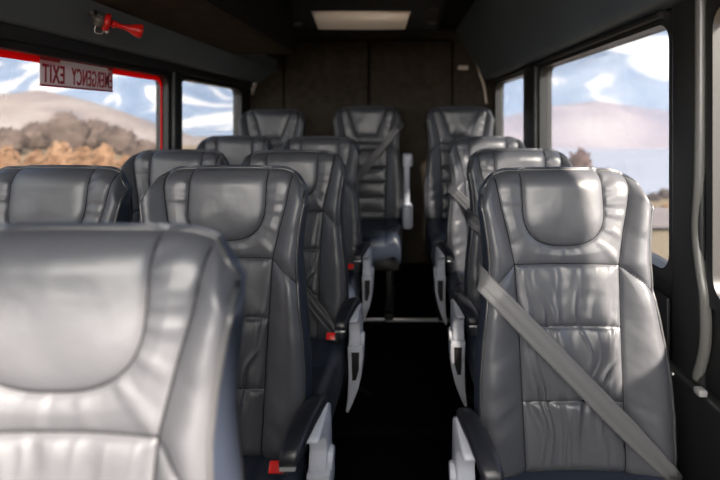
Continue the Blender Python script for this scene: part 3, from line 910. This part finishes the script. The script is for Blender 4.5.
# near ground: flat shelf round the bus that ends in a bank to the lake on the right
def ground_z(x, y):
    z = GZ
    if x > -2:
        e = np.clip((y - 12.5 - .05 * x) / 6, 0, 1) * np.clip((x + 2) / 4, 0, 1); z = GZ - 9.5 * e * e * (3 - 2 * e)
    e2 = np.clip((y - 36) / 30, 0, 1) * np.clip((-x - 1) / 4, 0, 1); z -= 14 * e2 * e2 * (3 - 2 * e2)
    return float(z + .10 * float(fnoise(np.array(x * .12), np.array(y * .12))) - .05)
def terrain():
    V = []; xs = np.concatenate([np.linspace(-400, -30, 20), np.linspace(-28, 28, 57), np.linspace(30, 300, 16)])
    ys = np.concatenate([np.linspace(-60, 0, 8), np.linspace(2, 40, 39), np.linspace(45, 420, 26)])
    for y in ys:
        for x in xs:
            z = ground_z(x, y)
            V.append((x, y, z))
    return me_from('ground', V, grid_faces(len(ys), len(xs)))
structure('ground', terrain(), M['ground'])
V = []; n = 24
for i in range(n):
    x = -2 + i * 2.4
    for w in (0, 1): V.append((x, 8.7 + .0 * x + w * 2.0, GZ + .055))
rd = structure('road', me_from('road', V, [(2 * i, 2 * i + 1, 2 * i + 3, 2 * i + 2) for i in range(n - 1)]), M['road'])
structure('lake', box_me('lake', (0, 10, -8.3), (420, 420, -8.0)), M['lake'])

def ridge(name, xr, y, dep, prof, base, amp, nx, ny, mat, fs=.02):
    """a range of hills: prof = [(x, height)], the crest at depth y+dep*.6"""
    V = []
    xs = np.linspace(xr[0], xr[1], nx); hx = np.interp(xs, [p[0] for p in prof], [p[1] for p in prof])
    for j in range(ny):
        v = j / (ny - 1)
        env = math.sin(min(v / .65, 1) * PI / 2) ** 1.2 if v < .65 else math.cos((v - .65) / .35 * PI / 2)
        for i, x in enumerate(xs):
            yy = y + dep * v
            nn = float(fnoise(np.array(x * fs + 7), np.array(yy * fs * 1.0 + 3), 5))
            V.append((x, yy, base + hx[i] * env * (1 + .0 * nn) + amp * nn * env))
    o = link(name, me_from(name, V, grid_faces(ny, nx)), mat); o['kind'] = 'structure'
    return o
def at(px, py, Y): return ((px - 402) / 490 * Y, 1.3 + (118 - py) / 490 * Y)
def prof(pix, Y, base): return [(at(px, py, Y)[0], at(px, py, Y)[1] - base) for px, py in pix]
# left: tan hill in front of a snowy range
ridge('hills_left', (-420, -60), 200, 120, prof([(-300, 112), (-100, 104), (0, 96), (40, 90), (80, 97), (120, 110), (160, 126), (200, 141), (240, 147), (280, 150)], 278, -15), -15, 3.0, 110, 40, M['hill'], .02)
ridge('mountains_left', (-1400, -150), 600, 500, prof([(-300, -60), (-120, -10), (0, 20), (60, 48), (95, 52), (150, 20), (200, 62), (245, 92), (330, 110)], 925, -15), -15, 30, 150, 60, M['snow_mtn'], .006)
# right: lilac hills along the far shore and a snow capped range, its rock blue with painted shade
ridge('hills_right', (10, 260), 150, 90, prof([(430, 112), (500, 118), (545, 106), (590, 100), (640, 108), (700, 112), (800, 104)], 208, -8), -8, 3.5, 110, 40, M['pink_hill'], .03)
ridge('mountains_right', (40, 1100), 500, 400, prof([(420, 70), (480, 62), (520, 66), (560, 60), (600, 40), (650, 12), (720, -10), (900, -40)], 760, -8), -8, 26, 150, 60, M['shade_blue_mtn'], .008)

def bush_me(name, rx, ry, h, seed, leaf=.10, nleaf=900, trunk=False):
    r = random.Random(seed); bm = bmesh.new()
    bmesh.ops.create_icosphere(bm, subdivisions=3, radius=1)
    ox = r.random() * 30
    for v in bm.verts:
        d = v.co.normalized(); k = .75 + .28 * float(fnoise(np.array(d.x * 2.2 + ox), np.array(d.z * 2.2 + d.y * 1.7 + ox), 3))
        v.co = Vector((d.x * rx * k, d.y * ry * k, max(0, (d.z * .5 + .5)) * h * (.75 + .35 * k)))
    base = [v.co.copy() for v in bm.verts]
    for _ in range(nleaf):
        p = r.choice(base); q = p * r.uniform(.88, 1.08)
        a = Vector((r.gauss(0, 1), r.gauss(0, 1), r.gauss(0, 1))).normalized() * leaf * r.uniform(.5, 1.2)
        b = a.orthogonal().normalized() * leaf * .6
        vs = [bm.verts.new(q + o) for o in (a, b, -a, -b)]; bm.faces.new(vs)
    me = bpy.data.meshes.new(name); bm.to_mesh(me); bm.free(); me.polygons.foreach_set('use_smooth', [True] * len(me.polygons))
    return me
def bush(name, px, ptop, Y, wpx, mat, seed, label, cat, group, leaf=.12):
    X, zt = at(px, ptop, Y); gz = ground_z(X, Y) - .10; h = zt - gz; w = wpx / 490 * Y / 2
    o = link(name, bush_me(name, w, w * .9, h, seed, leaf), mat); o.location = (X, Y, gz)
    return tag(o, label, cat, group)
ORD = ['leftmost', 'second', 'third', 'fourth', 'fifth', 'sixth', 'seventh']
GO, GBR = 'orange bushes outside the left window', 'brown brush outside the left window'
for i, (px, pt, Y, w) in enumerate([(8, 150, 15, 28), (35, 153, 17.6, 20), (60, 147, 15, 30), (84, 150, 17.6, 22), (104, 148, 15, 22), (127, 158, 17.6, 20)]):
    bush('autumn_bush', px, pt, Y, w, M['orange'], i, ORD[i] + ' orange autumn bush' + (' from the left' if i else '') + ' in the low row outside the red bordered window', 'bush', GO, .10)
for i, (px, pt, Y, w) in enumerate([(6, 129, 27, 54), (38, 124, 31.5, 52), (66, 116, 27, 52), (92, 121, 31.5, 48), (116, 129, 27, 44), (140, 141, 23, 38)]):
    bush('brown_shrub', px, pt, Y, w, M['brush'], 20 + i, ORD[i] + ' grey brown shrub' + (' from the left' if i else '') + ' in the tall thicket behind the orange bushes', 'shrub', GBR, .10)
# right: a low reddish bush on the bank and small dark trees by the road
bush('reddish_bush', 580, 152, 12.6, 26, M['redbush'], 41, 'low reddish bush beyond the second right seat, against the lake', 'bush', None, .09)
for i, (px, pt, Y, w) in enumerate([(653, 194, 12.1, 13), (665, 190, 12.6, 15)]):
    bush('dark_shrub', px, pt, Y, w, M['darktree'], 50 + i, 'small dark shrub on the lake bank, ' + ('just past the edge of the front right seat' if i == 0 else 'closest to the dark window pillar'), 'shrub', 'dark shrubs on the lake bank', .06)
for i, (px, pt, Y, w) in enumerate([(651, 206, 11.3, 10), (665, 205, 10.7, 12)]):
    bush('dry_tussock', px, pt, Y, w, M['orange'], 60 + i, 'low dry orange tussock at the far road edge, ' + ('beside the front right seat' if i == 0 else 'beside the dark window pillar'), 'tussock', 'dry tussocks by the road', .05)

# ------------------------------------------------------------------ light
SUN = Vector((.50, -.62, .52)).normalized()
sun = bpy.data.lights.new('sun', 'SUN'); sun.energy = 36.0; sun.angle = .05; sun.color = (1, .86, .71)
so = bpy.data.objects.new('sun', sun); COL.objects.link(so); so.rotation_euler = (-SUN).to_track_quat('-Z', 'Y').to_euler(); so.location = (8, -12, 8)

w = bpy.data.worlds.new('World'); SC.world = w; w.use_nodes = True
nt = w.node_tree; nd = nt.nodes; lk = nt.links; nd.clear()
out = nd.new('ShaderNodeOutputWorld'); bg = nd.new('ShaderNodeBackground'); lk.new(bg.outputs[0], out.inputs[0])
tc = nd.new('ShaderNodeTexCoord')
sep = nd.new('ShaderNodeSeparateXYZ'); lk.new(tc.outputs['Generated'], sep.inputs[0])
ramp = nd.new('ShaderNodeValToRGB'); cr = ramp.color_ramp
cr.elements[0].position = .0; cr.elements[0].color = (.72, .82, 1.0, 1); cr.elements[1].position = .55; cr.elements[1].color = (.30, .48, .85, 1)
lk.new(sep.outputs['Z'], ramp.inputs['Fac'])
nz = nd.new('ShaderNodeTexNoise'); nz.inputs['Scale'].default_value = 3.2; nz.inputs['Detail'].default_value = 7
lk.new(tc.outputs['Generated'], nz.inputs['Vector'])
cl = nd.new('ShaderNodeMapRange'); cl.inputs['From Min'].default_value = .48; cl.inputs['From Max'].default_value = .68; lk.new(nz.outputs['Fac'], cl.inputs['Value'])
mx = nd.new('ShaderNodeMix'); mx.data_type = 'RGBA'; lk.new(cl.outputs['Result'], mx.inputs['Factor']); lk.new(ramp.outputs['Color'], mx.inputs['A']); mx.inputs['B'].default_value = (.95, .95, .97, 1)
# added bright patch of sky behind the camera, off the sun, lighting seat fronts
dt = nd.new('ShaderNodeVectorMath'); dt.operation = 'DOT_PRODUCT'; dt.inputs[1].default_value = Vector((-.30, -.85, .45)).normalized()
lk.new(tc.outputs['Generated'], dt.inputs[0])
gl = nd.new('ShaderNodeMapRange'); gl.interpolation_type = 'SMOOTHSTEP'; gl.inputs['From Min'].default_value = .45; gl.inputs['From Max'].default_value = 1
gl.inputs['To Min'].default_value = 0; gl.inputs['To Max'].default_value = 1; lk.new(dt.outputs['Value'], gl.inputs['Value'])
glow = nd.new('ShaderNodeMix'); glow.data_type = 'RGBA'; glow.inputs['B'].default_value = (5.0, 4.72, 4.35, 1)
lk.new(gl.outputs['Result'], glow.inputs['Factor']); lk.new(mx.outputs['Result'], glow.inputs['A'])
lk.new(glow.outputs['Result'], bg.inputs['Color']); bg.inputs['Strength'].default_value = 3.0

# ------------------------------------------------------------------ camera
cam = bpy.data.cameras.new('camera'); co = bpy.data.objects.new('camera', cam); COL.objects.link(co)
co.location = (0, 0, 1.3); co.rotation_euler = (PI / 2, 0, 0)
cam.sensor_width = 36; cam.lens = 490 / 720 * 36; cam.clip_start = .02; cam.clip_end = 5000
cam.shift_x = (360 - 402) / 720; cam.shift_y = -(240 - 118) / 720
cam.dof.use_dof = True; cam.dof.focus_distance = 1.35; cam.dof.aperture_fstop = 1.9
SC.camera = co
SC.view_settings.view_transform = 'Standard'; SC.view_settings.look = 'None'; SC.view_settings.gamma = 1; SC.view_settings.use_curve_mapping = False
SC.view_settings.exposure = 0.0
SC.cycles.use_denoising = True
SC.cycles.max_bounces = 8; SC.cycles.transparent_max_bounces = 12
